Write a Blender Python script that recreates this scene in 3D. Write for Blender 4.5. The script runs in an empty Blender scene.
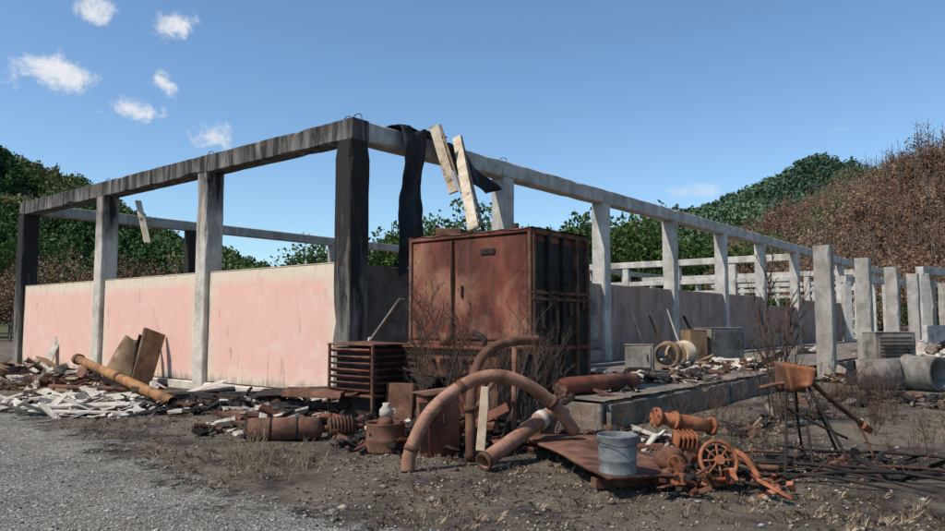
import bpy, bmesh, math, random
import numpy as np
from mathutils import Vector, Matrix, noise, Euler
R=random.Random(7); NR=np.random.default_rng(5)
scene=bpy.context.scene
scene.view_settings.view_transform='Standard'
try: scene.view_settings.look='None'
except: pass
scene.view_settings.exposure=0
# ---------------------------------------------------------------- building frame (plan)
CX,CY=-2.38,14.2
PHI=math.atan2(.778,.628)
FM=Matrix.Translation((CX,CY,0))@Matrix.Rotation(PHI,4,'Z')
def F(u,w,z=0): return FM@Vector((u,w,z))
# ---------------------------------------------------------------- materials
def ramp(nt,stops):
    r=nt.nodes.new('ShaderNodeValToRGB'); cr=r.color_ramp
    while len(cr.elements)<len(stops): cr.elements.new(.5)
    for e,(p,c) in zip(cr.elements,stops):
        e.position=p; e.color=(c[0],c[1],c[2],1) if hasattr(c,'__len__') else (c,c,c,1)
    return r
def newmat(name,rough=.85,metal=0):
    m=bpy.data.materials.new(name); m.use_nodes=True; nt=m.node_tree
    b=nt.nodes['Principled BSDF']; b.inputs['Roughness'].default_value=rough; b.inputs['Metallic'].default_value=metal
    try: b.inputs['Specular IOR Level'].default_value=.2
    except: pass
    return m,nt,b
def coord(nt,scale=(1,1,1),kind='Object'):
    t=nt.nodes.new('ShaderNodeTexCoord'); mp=nt.nodes.new('ShaderNodeMapping'); mp.inputs['Scale'].default_value=scale
    nt.links.new(t.outputs[kind],mp.inputs[0]); return mp.outputs[0]
def nz(nt,vec,scale,detail=8,rough=.6,dist=0):
    n=nt.nodes.new('ShaderNodeTexNoise'); n.inputs['Scale'].default_value=scale; n.inputs['Detail'].default_value=detail
    n.inputs['Roughness'].default_value=rough; n.inputs['Distortion'].default_value=dist
    nt.links.new(vec,n.inputs['Vector']); return n.outputs[0]
def mth(nt,op,a,b=None,c=None):
    m=nt.nodes.new('ShaderNodeMath'); m.operation=op
    for i,v in enumerate((a,b,c)):
        if v is None: continue
        if isinstance(v,(int,float)): m.inputs[i].default_value=v
        else: nt.links.new(v,m.inputs[i])
    return m.outputs[0]
def mix(nt,fac,a,b,mode='MIX'):
    m=nt.nodes.new('ShaderNodeMix'); m.data_type='RGBA'; m.blend_type=mode
    if isinstance(fac,(int,float)): m.inputs[0].default_value=fac
    else: nt.links.new(fac,m.inputs[0])
    for i,v in ((6,a),(7,b)):
        if isinstance(v,(tuple,list)): m.inputs[i].default_value=(v[0],v[1],v[2],1)
        else: nt.links.new(v,m.inputs[i])
    return m.outputs[2]
def bump(nt,b,h,strength=.4,dist=.02):
    bp=nt.nodes.new('ShaderNodeBump'); bp.inputs['Strength'].default_value=strength; bp.inputs['Distance'].default_value=dist
    nt.links.new(h,bp.inputs['Height']); nt.links.new(bp.outputs[0],b.inputs['Normal'])
def smat(name,stops,scale=3,rough=.85,metal=0,bs=.4,bd=.01,stretch=(1,1,1),fine=40,finec=.5,grime=0):
    m,nt,b=newmat(name,rough,metal); v=coord(nt,stretch)
    n=nz(nt,v,scale,10,.65,.3); r=ramp(nt,stops); nt.links.new(n,r.inputs[0])
    n2=nz(nt,coord(nt),fine,6,.7); r2=ramp(nt,[(.3,1-finec),(.7,1.0)]); nt.links.new(n2,r2.inputs[0])
    c=mix(nt,1.0,r.outputs[0],r2.outputs[0],'MULTIPLY')
    if grime:
        g=nz(nt,coord(nt,(4,4,.5)),1.2,9,.7,.4); rg=ramp(nt,[(.48,0),(.68,grime)]); nt.links.new(g,rg.inputs[0]); c=mix(nt,rg.outputs[0],c,(.03,.024,.02))
        g=nz(nt,coord(nt),.7,6,.6,.6); rg=ramp(nt,[(.5,0),(.7,grime)]); nt.links.new(g,rg.inputs[0]); c=mix(nt,rg.outputs[0],c,(.32,.165,.105))
    nt.links.new(c,b.inputs['Base Color'])
    bump(nt,b,mth(nt,'ADD',n,mth(nt,'MULTIPLY',n2,.4)),bs,bd); return m
def concrete(name,base=(.42,.40,.37),soot=.3,z0=2.7,z1=5.0,top=.5,black=(.03,.027,.025),stain=.5):
    m,nt,b=newmat(name,.9); t=nt.nodes.new('ShaderNodeTexCoord'); v=t.outputs['Object']
    sx=nt.nodes.new('ShaderNodeSeparateXYZ'); nt.links.new(v,sx.inputs[0])
    n=nz(nt,v,2.2,9,.6); r=ramp(nt,[(.3,[c*.62 for c in base]),(.55,base),(.75,[min(1,c*1.2) for c in base])]); nt.links.new(n,r.inputs[0])
    vs=coord(nt,(3,3,.45)); ns=nz(nt,vs,1.6,9,.65,.5)
    grad=nt.nodes.new('ShaderNodeMapRange'); nt.links.new(sx.outputs[2],grad.inputs[0])
    grad.inputs[1].default_value=z0; grad.inputs[2].default_value=z1; grad.inputs[3].default_value=0; grad.inputs[4].default_value=top
    f=mth(nt,'ADD',mth(nt,'ADD',ns,grad.outputs[0]),soot-.75)
    rs=ramp(nt,[(.08,0),(.42,1)]); nt.links.new(f,rs.inputs[0])
    nf=nz(nt,v,35,6,.7); rf=ramp(nt,[(.3,.65),(.65,1.0)]); nt.links.new(nf,rf.inputs[0])
    st=nz(nt,coord(nt,(1.6,1.6,.5)),1.1,10,.7,.8); rst=ramp(nt,[(.45,0),(.7,stain)]); nt.links.new(st,rst.inputs[0])
    c=mix(nt,rst.outputs[0],r.outputs[0],(.17,.135,.105))
    c=mix(nt,rs.outputs[0],c,black); c=mix(nt,1,c,rf.outputs[0],'MULTIPLY')
    nt.links.new(c,b.inputs['Base Color']); bump(nt,b,mth(nt,'ADD',nz(nt,v,14,8,.7),mth(nt,'MULTIPLY',nf,.5)),.6,.02); return m
def plaster(name):
    m,nt,b=newmat(name,.92); t=nt.nodes.new('ShaderNodeTexCoord')
    sg=nt.nodes.new('ShaderNodeSeparateXYZ'); nt.links.new(t.outputs['Generated'],sg.inputs[0])
    v=t.outputs['Object']
    n1=nz(nt,v,.8,9,.65,.6); n2=nz(nt,v,3.2,10,.72,.4)
    def edge(o,w0,w1):
        a=nt.nodes.new('ShaderNodeMapRange'); nt.links.new(o,a.inputs[0]); a.inputs[1].default_value=w0; a.inputs[2].default_value=w1; return a.outputs[0]
    ztop=edge(sg.outputs[2],.94,.84); zb=edge(sg.outputs[2],.0,.16)
    ya=edge(sg.outputs[1],.0,.12); yb=edge(sg.outputs[1],1.0,.90)
    mk=mth(nt,'MULTIPLY',mth(nt,'MULTIPLY',ztop,zb),mth(nt,'MULTIPLY',ya,yb))
    mk=mth(nt,'ADD',mk,mth(nt,'MULTIPLY',mth(nt,'SUBTRACT',n1,.46),1.8)); 
    rm=ramp(nt,[(.10,0),(.85,1)]); nt.links.new(mk,rm.inputs[0])
    cream=mix(nt,n2,(.58,.46,.34),(.76,.65,.50)); pink=mix(nt,n2,(.66,.37,.29),(.80,.52,.43))
    c=mix(nt,rm.outputs[0],cream,pink)
    bl=ramp(nt,[(.54,0),(.76,.6)]); nt.links.new(nz(nt,v,1.4,10,.75,.9),bl.inputs[0]); c=mix(nt,bl.outputs[0],c,(.78,.68,.58))
    vs=coord(nt,(2,2,.5)); ns=nz(nt,vs,2.5,10,.7,.3)
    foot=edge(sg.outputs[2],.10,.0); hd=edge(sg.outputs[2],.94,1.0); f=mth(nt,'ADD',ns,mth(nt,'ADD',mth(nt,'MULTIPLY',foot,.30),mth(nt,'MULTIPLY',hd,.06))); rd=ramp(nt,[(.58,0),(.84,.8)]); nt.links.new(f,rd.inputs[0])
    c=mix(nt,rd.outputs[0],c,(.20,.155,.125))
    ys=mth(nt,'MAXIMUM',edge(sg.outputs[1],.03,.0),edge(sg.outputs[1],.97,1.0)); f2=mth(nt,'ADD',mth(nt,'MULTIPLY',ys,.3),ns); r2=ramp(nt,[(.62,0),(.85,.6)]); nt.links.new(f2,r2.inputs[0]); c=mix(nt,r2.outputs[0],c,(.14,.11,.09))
    nf=nz(nt,v,45,6,.7); rf=ramp(nt,[(.3,.84),(.6,1.0)]); nt.links.new(nf,rf.inputs[0]); c=mix(nt,1,c,rf.outputs[0],'MULTIPLY')
    nt.links.new(c,b.inputs['Base Color']); bump(nt,b,mth(nt,'ADD',n2,nf),.6,.012); return m
M={}
M['pl']=plaster('pink_plaster')
M['pl2']=smat('pink_plaster_painted_shade',[(.3,(.22,.15,.12)),(.5,(.40,.27,.22)),(.7,(.50,.37,.31))],1.3,finec=.25,stretch=(1,1,.6),grime=.4)  # side wall's shade put into a duller pink, with grime streaks on top
M['block']=smat('sooty_block',[(.3,(.07,.06,.05)),(.55,(.18,.155,.13)),(.75,(.30,.26,.22))],2)
M['cap']=smat('cream_coping',[(.3,(.30,.24,.18)),(.5,(.52,.43,.32)),(.75,(.66,.56,.43))],2)
M['c_black']=concrete('concrete_burnt',base=(.36,.33,.29),soot=.41,z0=0,z1=4,top=.35,stain=.6)
M['c_mid']=concrete('concrete_sooted',base=(.66,.59,.50),soot=.10,z0=2.2,z1=4.6,top=.46,stain=.3)
M['c_light']=concrete('concrete_light',base=(.43,.395,.345),soot=.19,z0=3,z1=8,top=.2,stain=.7)
M['c_side']=concrete('concrete_side_beam',base=(.56,.53,.48),soot=.15,z0=3,z1=8,top=.2,stain=.5)
M['c_beam']=concrete('concrete_beam_burnt',base=(.34,.32,.29),soot=.41,z0=4,z1=5.6,top=.20)
M['c_white']=concrete('concrete_whitewashed',base=(.58,.55,.49),soot=.13,z0=3,z1=8,top=.1,stain=.6)
M['slab']=smat('weathered_slab',[(.3,(.10,.085,.068)),(.5,(.22,.19,.155)),(.7,(.35,.31,.255))],2.5,stretch=(1,1,2),bs=.8,bd=.03,grime=.4)
M['rust']=smat('rust_red',[(.28,(.040,.017,.013)),(.42,(.115,.036,.023)),(.56,(.21,.065,.040)),(.74,(.33,.14,.085))],1.7,rough=.75,finec=.35,stretch=(1,1,.55),grime=.75)
M['rust2']=smat('rust_brown',[(.3,(.045,.023,.016)),(.5,(.145,.066,.041)),(.72,(.28,.145,.09))],4,rough=.8,finec=.4,grime=.4)
M['rusto']=smat('rust_orange',[(.3,(.12,.040,.019)),(.5,(.32,.11,.05)),(.72,(.48,.21,.11))],5,rough=.8,finec=.35)
M['rusttan']=smat('rust_tan_pipe',[(.3,(.12,.050,.033)),(.5,(.30,.145,.092)),(.72,(.48,.28,.20))],4,rough=.6,finec=.3,grime=.4)
M['dark']=smat('charred_steel',[(.3,(.014,.012,.011)),(.6,(.045,.034,.028)),(.8,(.09,.062,.05))],5,rough=.75)
M['char']=smat('charcoal_wood',[(.3,(.012,.010,.009)),(.55,(.035,.030,.027)),(.8,(.12,.105,.095))],6,stretch=(1,1,1))
M['ash']=smat('ash_white_board',[(.28,(.16,.13,.10)),(.42,(.46,.40,.33)),(.7,(.70,.63,.54))],4,finec=.3)
M['ply']=smat('scorched_plywood',[(.3,(.08,.045,.024)),(.5,(.26,.17,.095)),(.7,(.42,.30,.18))],2.2,finec=.3,grime=.4)
M['yel']=smat('ochre_pipe_paint',[(.3,(.10,.05,.03)),(.5,(.38,.18,.065)),(.7,(.54,.28,.11))],2.0,rough=.6,finec=.3,grime=.6)
M['galv']=smat('galvanised_zinc',[(.3,(.11,.115,.115)),(.5,(.19,.20,.20)),(.7,(.28,.29,.29))],6,rough=.6,metal=.1,finec=.35,bs=.2)
M['greyp']=smat('scorched_grey_paint',[(.3,(.08,.07,.06)),(.5,(.23,.21,.18)),(.7,(.37,.34,.29))],3,finec=.3,grime=.4)
M['whitep']=smat('dirty_white_enamel',[(.3,(.28,.25,.2)),(.5,(.52,.48,.42)),(.7,(.66,.62,.55))],3,finec=.25,grime=.2)
M['plank']=smat('pale_timber',[(.3,(.25,.17,.10)),(.5,(.50,.40,.28)),(.7,(.64,.54,.40))],3,finec=.25)
M['roofplank']=smat('painted_roof_plank',[(.32,(.10,.07,.045)),(.42,(.46,.37,.26)),(.7,(.68,.60,.48))],2.6,finec=.3)
M['tarp']=smat('black_burnt_sheet',[(.3,(.010,.010,.012)),(.6,(.028,.03,.036)),(.8,(.08,.08,.09))],2.5,rough=.55,bs=.6,bd=.04)
M['twig']=smat('dead_twig',[(.3,(.06,.04,.028)),(.7,(.15,.10,.07))],8)
M['bark']=smat('scorched_bark',[(.3,(.10,.075,.06)),(.7,(.26,.20,.16))],1)
M['straw']=smat('dry_straw',[(.3,(.26,.19,.12)),(.7,(.48,.38,.25))],8)
# ---------------------------------------------------------------- builder
class Bd:
    def __init__(s,name): s.n=name; s.bm=bmesh.new(); s.mats=[]
    def mi(s,m):
        m=M[m] if isinstance(m,str) else m
        if m not in s.mats: s.mats.append(m)
        return s.mats.index(m)
    def box(s,c,sz,mat,rot=(0,0,0),bev=.012,jit=0,seg=1):
        tb=bmesh.new(); bmesh.ops.create_cube(tb,size=1)
        for v in tb.verts:
            v.co=Vector((v.co.x*sz[0],v.co.y*sz[1],v.co.z*sz[2]))
            if jit: v.co+=Vector([R.uniform(-jit,jit) for _ in range(3)])
        bev=min(bev,min(sz)*.3)
        if bev>0: bmesh.ops.bevel(tb,geom=list(tb.edges),offset=bev,segments=seg,affect='EDGES')
        rm=rot.to_matrix().to_4x4() if not isinstance(rot,tuple) else Euler(rot).to_matrix().to_4x4()
        s.add(tb,Matrix.Translation(c)@rm,mat)
    def add(s,tb,mx,mat,smooth=False):
        i=s.mi(mat); mp={}
        for v in tb.verts: mp[v]=s.bm.verts.new(mx@v.co)
        for f in tb.faces:
            try: nf=s.bm.faces.new([mp[v] for v in f.verts]); nf.material_index=i; nf.smooth=smooth
            except ValueError: pass
        tb.free()
    def beam(s,p0,p1,w,h,mat,roll=0,bev=.008,jit=0):
        p0=Vector(p0);p1=Vector(p1);d=p1-p0; q=d.to_track_quat('X','Z')@Euler((roll,0,0)).to_quaternion()
        s.box((p0+p1)/2,(d.length,w,h),mat,q,bev,jit)
    def tube(s,pts,r,mat,seg=14,thick=0,rads=None,cap=True,sm=1,smooth=True):
        P=[Vector(p) for p in pts]
        if sm>1 and len(P)>2:
            Q=[]
            for i in range(len(P)-1):
                a=P[max(i-1,0)];b=P[i];c=P[i+1];d=P[min(i+2,len(P)-1)]
                for k in range(sm):
                    t=k/sm; Q.append(.5*((2*b)+(c-a)*t+(2*a-5*b+4*c-d)*t*t+(3*b-a-3*c+d)*t**3))
            Q.append(P[-1]); P=Q
        n=len(P); rr=rads if rads else [r]*n
        i=s.mi(mat)
        tng=[(P[min(k+1,n-1)]-P[max(k-1,0)]).normalized() for k in range(n)]
        up=tng[0].orthogonal().normalized(); rings=[];inn=[]
        for k in range(n):
            t=tng[k]; up=(up-t*up.dot(t)).normalized(); sd=t.cross(up)
            rings.append([s.bm.verts.new(P[k]+(up*math.cos(a)+sd*math.sin(a))*rr[k]) for a in [2*math.pi*j/seg for j in range(seg)]])
            if thick: inn.append([s.bm.verts.new(P[k]+(up*math.cos(a)+sd*math.sin(a))*(rr[k]-thick)) for a in [2*math.pi*j/seg for j in range(seg)]])
        def q(a,b,sm_=True):
            for j in range(seg):
                f=s.bm.faces.new((a[j],a[(j+1)%seg],b[(j+1)%seg],b[j])); f.material_index=i; f.smooth=sm_
        for k in range(n-1): q(rings[k],rings[k+1],smooth)
        if thick:
            for k in range(n-1): q(inn[k+1],inn[k],smooth)
            q(inn[0],rings[0],False); q(rings[-1],inn[-1],False)
        elif cap:
            for rg,fl in ((rings[0],1),(rings[-1],0)):
                f=s.bm.faces.new(rg[::-1] if fl else rg); f.material_index=i
    def sheet(s,fn,nu,nv,mat,smooth=True):
        i=s.mi(mat); g=[[s.bm.verts.new(fn(a/nu,b/nv)) for b in range(nv+1)] for a in range(nu+1)]
        for a in range(nu):
            for b in range(nv):
                f=s.bm.faces.new((g[a][b],g[a+1][b],g[a+1][b+1],g[a][b+1])); f.material_index=i; f.smooth=smooth
    def done(s,parent=None,frame=False,solid=0):
        me=bpy.data.meshes.new(s.n); s.bm.normal_update(); bmesh.ops.recalc_face_normals(s.bm,faces=list(s.bm.faces)) if not solid else None
        s.bm.to_mesh(me); s.bm.free()
        for m in s.mats: me.materials.append(m)
        o=bpy.data.objects.new(s.n,me); scene.collection.objects.link(o)
        if parent: o.parent=parent
        elif frame: o.matrix_world=FM
        if solid:
            md=o.modifiers.new('t','SOLIDIFY'); md.thickness=solid
        return o
def empty(name,frame=False):
    e=bpy.data.objects.new(name,None); scene.collection.objects.link(e)
    if frame: e.matrix_world=FM
    return e
def rawmesh(name,V,Fc,mat,attr=None,smooth=False):
    V=np.asarray(V,np.float32); Fc=np.asarray(Fc,np.int32); k=Fc.shape[1]
    me=bpy.data.meshes.new(name); me.vertices.add(len(V)); me.vertices.foreach_set('co',V.ravel())
    me.loops.add(Fc.size); me.loops.foreach_set('vertex_index',Fc.ravel())
    me.polygons.add(len(Fc)); me.polygons.foreach_set('loop_start',np.arange(len(Fc),dtype=np.int32)*k)
    try: me.polygons.foreach_set('loop_total',np.full(len(Fc),k,np.int32))
    except: pass
    if attr is not None:
        a=me.attributes.new('tint','FLOAT','POINT'); a.data.foreach_set('value',np.asarray(attr,np.float32))
    me.update(); me.validate()
    if smooth: me.polygons.foreach_set('use_smooth',np.ones(len(Fc),bool))
    me.materials.append(mat)
    o=bpy.data.objects.new(name,me); scene.collection.objects.link(o); return o
# ---------------------------------------------------------------- ground
def gh(x,y):
    d=math.hypot(x,y-8); e=math.exp(-(d/9)**2); return e*(.07*noise.noise(Vector((x*.55,y*.55,3.1)))+.03*noise.noise(Vector((x*1.9,y*1.9,7.1))))
def groundmat():
    m,nt,b=newmat('burnt_earth',.95); v=coord(nt)
    n1=nz(nt,v,.35,6,.6,.6); n2=nz(nt,v,1.8,10,.7,.3); n3=nz(nt,v,14,8,.75); n4=nz(nt,v,70,5,.7)
    a=mix(nt,n3,(.10,.080,.060),(.36,.29,.215)); bl=mix(nt,n3,(.022,.018,.015),(.11,.086,.066))
    f=mth(nt,'ADD',mth(nt,'MULTIPLY',n1,.55),mth(nt,'MULTIPLY',n2,.6)); r=ramp(nt,[(.52,0),(.68,1)]); nt.links.new(f,r.inputs[0])
    c=mix(nt,r.outputs[0],a,bl)
    t=nt.nodes.new('ShaderNodeTexCoord')
    l=nt.nodes.new('ShaderNodeVectorMath'); l.operation='LENGTH'; nt.links.new(t.outputs['Object'],l.inputs[0])
    mr=nt.nodes.new('ShaderNodeMapRange'); nt.links.new(l.outputs['Value'],mr.inputs[0]); mr.inputs[1].default_value=55; mr.inputs[2].default_value=90
    c=mix(nt,mr.outputs[0],c,mix(nt,n2,(.06,.06,.025),(.14,.12,.06)))
    rf=ramp(nt,[(.35,.45),(.65,1.25)]); nt.links.new(n4,rf.inputs[0]); c=mix(nt,1,c,rf.outputs[0],'MULTIPLY')
    nt.links.new(c,b.inputs['Base Color']); bump(nt,b,mth(nt,'ADD',mth(nt,'MULTIPLY',n3,1.0),mth(nt,'MULTIPLY',n4,.4)),1.0,.06); return m
n=401
S=np.linspace(-1,1,n); gx=3*np.sinh(S*6.9); V=[]
for j in range(n):
    for i in range(n):
        x=float(gx[i]);y=float(gx[j])+8; V.append((x,y,gh(x,y) if abs(x)<30 and abs(y-8)<30 else 0))
idx=np.arange(n*n).reshape(n,n); Fc=np.stack([idx[:-1,:-1],idx[:-1,1:],idx[1:,1:],idx[1:,:-1]],-1).reshape(-1,4)[:,::-1]
rawmesh('ground',V,Fc,groundmat(),smooth=True)
edge_pts=[(-26,27),(-15,19.5),(-9.6,14.8),(-6.4,11.2),(-3.7,8.3),(-2.1,6.7),(-.7,5.75),(.3,5.2),(2.5,4.2),(6,2.5),(12,-1)]
def spl(P,k):
    out=[]
    for i in range(len(P)-1):
        for t in range(k):
            out.append((P[i][0]+(P[i+1][0]-P[i][0])*t/k,P[i][1]+(P[i+1][1]-P[i][1])*t/k))
    out.append(P[-1]); return out
EP=spl(edge_pts,14)
def gravelmat():
    m,nt,b=newmat('gravel',.95); v=coord(nt); 
    vo=nt.nodes.new('ShaderNodeTexVoronoi'); vo.inputs['Scale'].default_value=38; nt.links.new(v,vo.inputs[0])
    r=ramp(nt,[(0,(.09,.083,.072)),(.5,(.18,.167,.145)),(1,(.33,.31,.275))]); 
    sp=nt.nodes.new('ShaderNodeSeparateColor'); nt.links.new(vo.outputs['Color'],sp.inputs[0]); nt.links.new(sp.outputs[0],r.inputs[0])
    n1=nz(nt,v,.9,8,.65,.4); rr=ramp(nt,[(.3,.5),(.65,1.1)]); nt.links.new(n1,rr.inputs[0]); c=mix(nt,1,r.outputs[0],rr.outputs[0],'MULTIPLY')
    n3=nz(nt,v,2.5,9,.72); r3=ramp(nt,[(.48,0),(.64,.85)]); nt.links.new(n3,r3.inputs[0]); c=mix(nt,r3.outputs[0],c,(.14,.12,.095))
    nt.links.new(c,b.inputs['Base Color']); bump(nt,b,vo.outputs['Distance'],.9,.02)
    at=nt.nodes.new('ShaderNodeAttribute'); at.attribute_name='tint'
    f=mth(nt,'ADD',at.outputs['Fac'],mth(nt,'MULTIPLY',mth(nt,'SUBTRACT',nz(nt,v,1.5,10,.75),.5),2.4)); ra=ramp(nt,[(.25,0),(.5,1)]); nt.links.new(f,ra.inputs[0])
    nt.links.new(ra.outputs[0],b.inputs['Alpha']); return m
V=[];T=[];K=60
EP2=spl(edge_pts,30)
for i,(x,y) in enumerate(EP2):
    for k in range(K+1):
        d=-.5+ (k/K)**1.4*13; X=x-d*.62; Y=y-d*.78; V.append((X,Y,gh(X,Y)+.018)); T.append(min(1.5,(d+.5)/1.4))
L=len(EP); L2=len(EP2); idx=np.arange(L2*(K+1)).reshape(L2,K+1); Fc=np.stack([idx[:-1,:-1],idx[:-1,1:],idx[1:,1:],idx[1:,:-1]],-1).reshape(-1,4)
rawmesh('gravel_road',V,Fc,gravelmat(),attr=T,smooth=True)
def edgedist(x,y):
    best=99
    for i in range(0,L-1,4):
        ex,ey=EP[i]; d=math.hypot(x-ex,y-ey)
        if d<best: best=d; side=(ex-x)*.62+(ey-y)*.78
    return best*(1 if side>0 else -1)
OCT=np.array([(1,0,0),(-1,0,0),(0,1,0),(0,-1,0),(0,0,1),(0,0,-1)],float); OF=np.array([(0,2,4),(2,1,4),(1,3,4),(3,0,4),(2,0,5),(1,2,5),(3,1,5),(0,3,5)])
def tintmat(name,stops,rough=.9,trans=0):
    m,nt,b=newmat(name,rough); at=nt.nodes.new('ShaderNodeAttribute'); at.attribute_name='tint'; r=ramp(nt,stops)
    b.inputs['Specular IOR Level'].default_value=.08
    nt.links.new(at.outputs['Fac'],r.inputs[0]); nt.links.new(r.outputs[0],b.inputs['Base Color'])
    if trans:
        tr=nt.nodes.new('ShaderNodeBsdfTranslucent'); nt.links.new(r.outputs[0],tr.inputs[0]); mx=nt.nodes.new('ShaderNodeMixShader'); mx.inputs[0].default_value=trans
        nt.links.new(b.outputs[0],mx.inputs[1]); nt.links.new(tr.outputs[0],mx.inputs[2]); nt.links.new(mx.outputs[0],nt.nodes['Material Output'].inputs[0])
    return m
def stones(name,P,s,mat,flat=.55):
    N=len(P); P=np.array(P); s=np.array(s)
    ang=NR.uniform(0,6.28,N); v=OCT[None]*NR.uniform(.6,1.3,(N,6,3))+NR.normal(0,.18,(N,6,3)); v=v*s[:,None,None]; v[:,:,2]*=flat
    c,sn=np.cos(ang)[:,None],np.sin(ang)[:,None]; x=v[:,:,0]*c-v[:,:,1]*sn; y=v[:,:,0]*sn+v[:,:,1]*c
    v=np.stack([x,y,v[:,:,2]],-1)+P[:,None,:]; f=(OF[None]+np.arange(N)[:,None,None]*6).reshape(-1,3)
    return rawmesh(name,v.reshape(-1,3),f,mat,attr=np.repeat(NR.uniform(0,1,N),6))
P=[];s=[]
while len(P)<13000:
    y=4.2+abs(NR.normal(0,4.5)); x=NR.uniform(-1,1)*y*.75
    e=edgedist(x,y)
    if e<-.2 and NR.uniform()>.06*math.exp(e*.4): continue
    if e<.5 and e>=-.2 and NR.uniform()>.4: continue
    z=float(NR.uniform(.006,.019)); 
    if NR.uniform()<.04: z*=1.9
    P.append((x,y,gh(x,y)+.016+z*.1)); s.append(z)
stones('gravel_stones',P,s,tintmat('gravel_stone',[(0,(.10,.09,.078)),(.5,(.20,.185,.16)),(1,(.38,.355,.315))]))
P=[];s=[]
while len(P)<12000:
    y=4.6+NR.uniform()**1.5*13; x=NR.uniform(-1,1)*y*.75+.5
    if edgedist(x,y)>0: continue
    if noise.noise(Vector((x*.6,y*.6,9)))+NR.uniform(-.3,.3)<-.05: continue
    z=float(NR.uniform(.006,.024)); 
    if NR.uniform()<.03: z*=2.2
    P.append((x,y,gh(x,y)+z*.2)); s.append(z)
stones('charred_crumbs',P,s,tintmat('burnt_crumb',[(0,(.02,.017,.015)),(.5,(.09,.07,.052)),(.85,(.26,.205,.15)),(1,(.42,.37,.30))]))
def blades(name,P,h,mat,spread=.5,per=9,w=.0035):
    V=[];Fc=[];T=[]
    for (x,y,z),hh in zip(P,h):
        t=NR.uniform()
        for k in range(per):
            a=NR.uniform(0,6.28);l=hh*NR.uniform(.5,1.1);o=NR.uniform(0,.05);sp=NR.uniform(0,spread)*l
            bx=x+math.cos(a)*o;by=y+math.sin(a)*o; px,py=-math.sin(a)*w,math.cos(a)*w
            i=len(V); V+=[(bx-px,by-py,z),(bx+px,by+py,z),(bx+math.cos(a)*sp*.5+px,by+math.sin(a)*sp*.5+py,z+l*.6),(bx+math.cos(a)*sp,by+math.sin(a)*sp,z+l*NR.uniform(.7,1))]
            Fc+=[(i,i+1,i+2),(i,i+2,i+3)]; T+=[t]*4
    return rawmesh(name,V,Fc,mat,attr=T)
P=[];h=[]
while len(P)<1700:
    y=5+NR.uniform()**1.3*11; x=NR.uniform(-.6,.75)*y
    if edgedist(x,y)>.1 or noise.noise(Vector((x*.5,y*.5,40)))+NR.uniform(-.3,.3)<.05: continue
    P.append((x,y,gh(x,y))); h.append(float(NR.uniform(.02,.10)))
blades('dry_grass',P,h,tintmat('dry_grass',[(0,(.06,.042,.03)),(.6,(.17,.12,.08)),(1,(.34,.26,.17))]),1.2)
# ---------------------------------------------------------------- ruin
ruin=empty('burnt_factory_ruin',True)
H=5.55; WH=2.73
def part(name,fn):
    b=Bd(name); fn(b); return b.done(parent=ruin)
def rough_bar(b,c,sz,mat,ax,step=.35,amp=.012):
    # concrete bar subdivided along axis ax with chipped, uneven arrises
    nseg=max(2,int(sz[ax]/step)); o=[a for a in range(3) if a!=ax]; rings=[]; i=b.mi(mat); sd=R.uniform(0,90); bev=.03
    for k in range(nseg+1):
        ring=[]
        for (sa,sb,which) in [(-1,-1,0),(-1,-1,1),(1,-1,0),(1,-1,1),(1,1,0),(1,1,1),(-1,1,0),(-1,1,1)]:
            p=[0,0,0]; p[ax]=(k/nseg-.5)*sz[ax]; h0=sz[o[0]]/2; h1=sz[o[1]]/2
            ch=bev*(.35+1.6*abs(noise.noise(Vector((k*.7+sd,sa*3,sb*5)))) +(1.8 if noise.noise(Vector((k*1.9+sd,sa*7,sb*2)))>.38 else 0))
            order=(sa*sb>0)
            cutA=(which==0)==order
            da=ch if cutA else 0; db=0 if cutA else ch
            if (sa,sb)in((-1,-1),(1,1)): da,db=(0,ch) if which==0 else (ch,0)
            else: da,db=(ch,0) if which==0 else (0,ch)
            wob=amp*noise.noise(Vector((k*.4+sd,sa*2,sb*4)))
            p[o[0]]=sa*(h0-da)+wob; p[o[1]]=sb*(h1-db)+wob
            ring.append(b.bm.verts.new(Vector(c)+Vector(p)))
        rings.append(ring)
    for k in range(nseg):
        for j in range(8):
            f=b.bm.faces.new((rings[k][j],rings[k][(j+1)%8],rings[k+1][(j+1)%8],rings[k+1][j])); f.material_index=i
    for rg in (rings[0],rings[-1]):
        f=b.bm.faces.new(rg); f.material_index=i
cw=[(0,'c_black',.46),(5.06,'c_mid',.42),(10.4,'c_mid',.42),(16.1,'c_black',.46)]
for i,(w,m,t) in enumerate(cw):
    part(f'gable_column_{i+1}',lambda b:rough_bar(b,(0.02,w,(H-.42)/2-.1),(t+.04,t,H-.42+.2),m,2))
part('gable_beam',lambda b:rough_bar(b,(0.02,8.05,H-.21),(.44,16.56,.42),'c_beam',1))
ws=[0,5.06,10.4,16.1]
for i in range(3):
    a=ws[i]+.22;c=ws[i+1]-.22
    part(f'gable_wall_panel_{i+1}',lambda b:b.box((0.03,(a+c)/2,WH/2+.1),(.24,c-a,WH-.2),'pl',bev=.01))
    part(f'gable_plinth_{i+1}',lambda b:rough_bar(b,(0.0,(a+c)/2,.06),(.40,c-a,.24),'c_mid',1))
    part(f'gable_coping_{i+1}',lambda b:b.box((0.03,(a+c)/2,WH+.015),(.25,c-a,.03),'cap',bev=.01))
us=[5.0,10,15,20,25,30.5,35.5,40.5,45.5,50.5,55.5,60.5]
for i,u in enumerate(us):
    part(f'side_column_{i+1}',lambda b:rough_bar(b,(u,0,(H-.4)/2-.1),(.40,.42,H-.4+.2),'c_side',2))
part('side_beam',lambda b:rough_bar(b,(31.6,0,H-.20),(62.7,.40,.40),'c_side',0))
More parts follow.
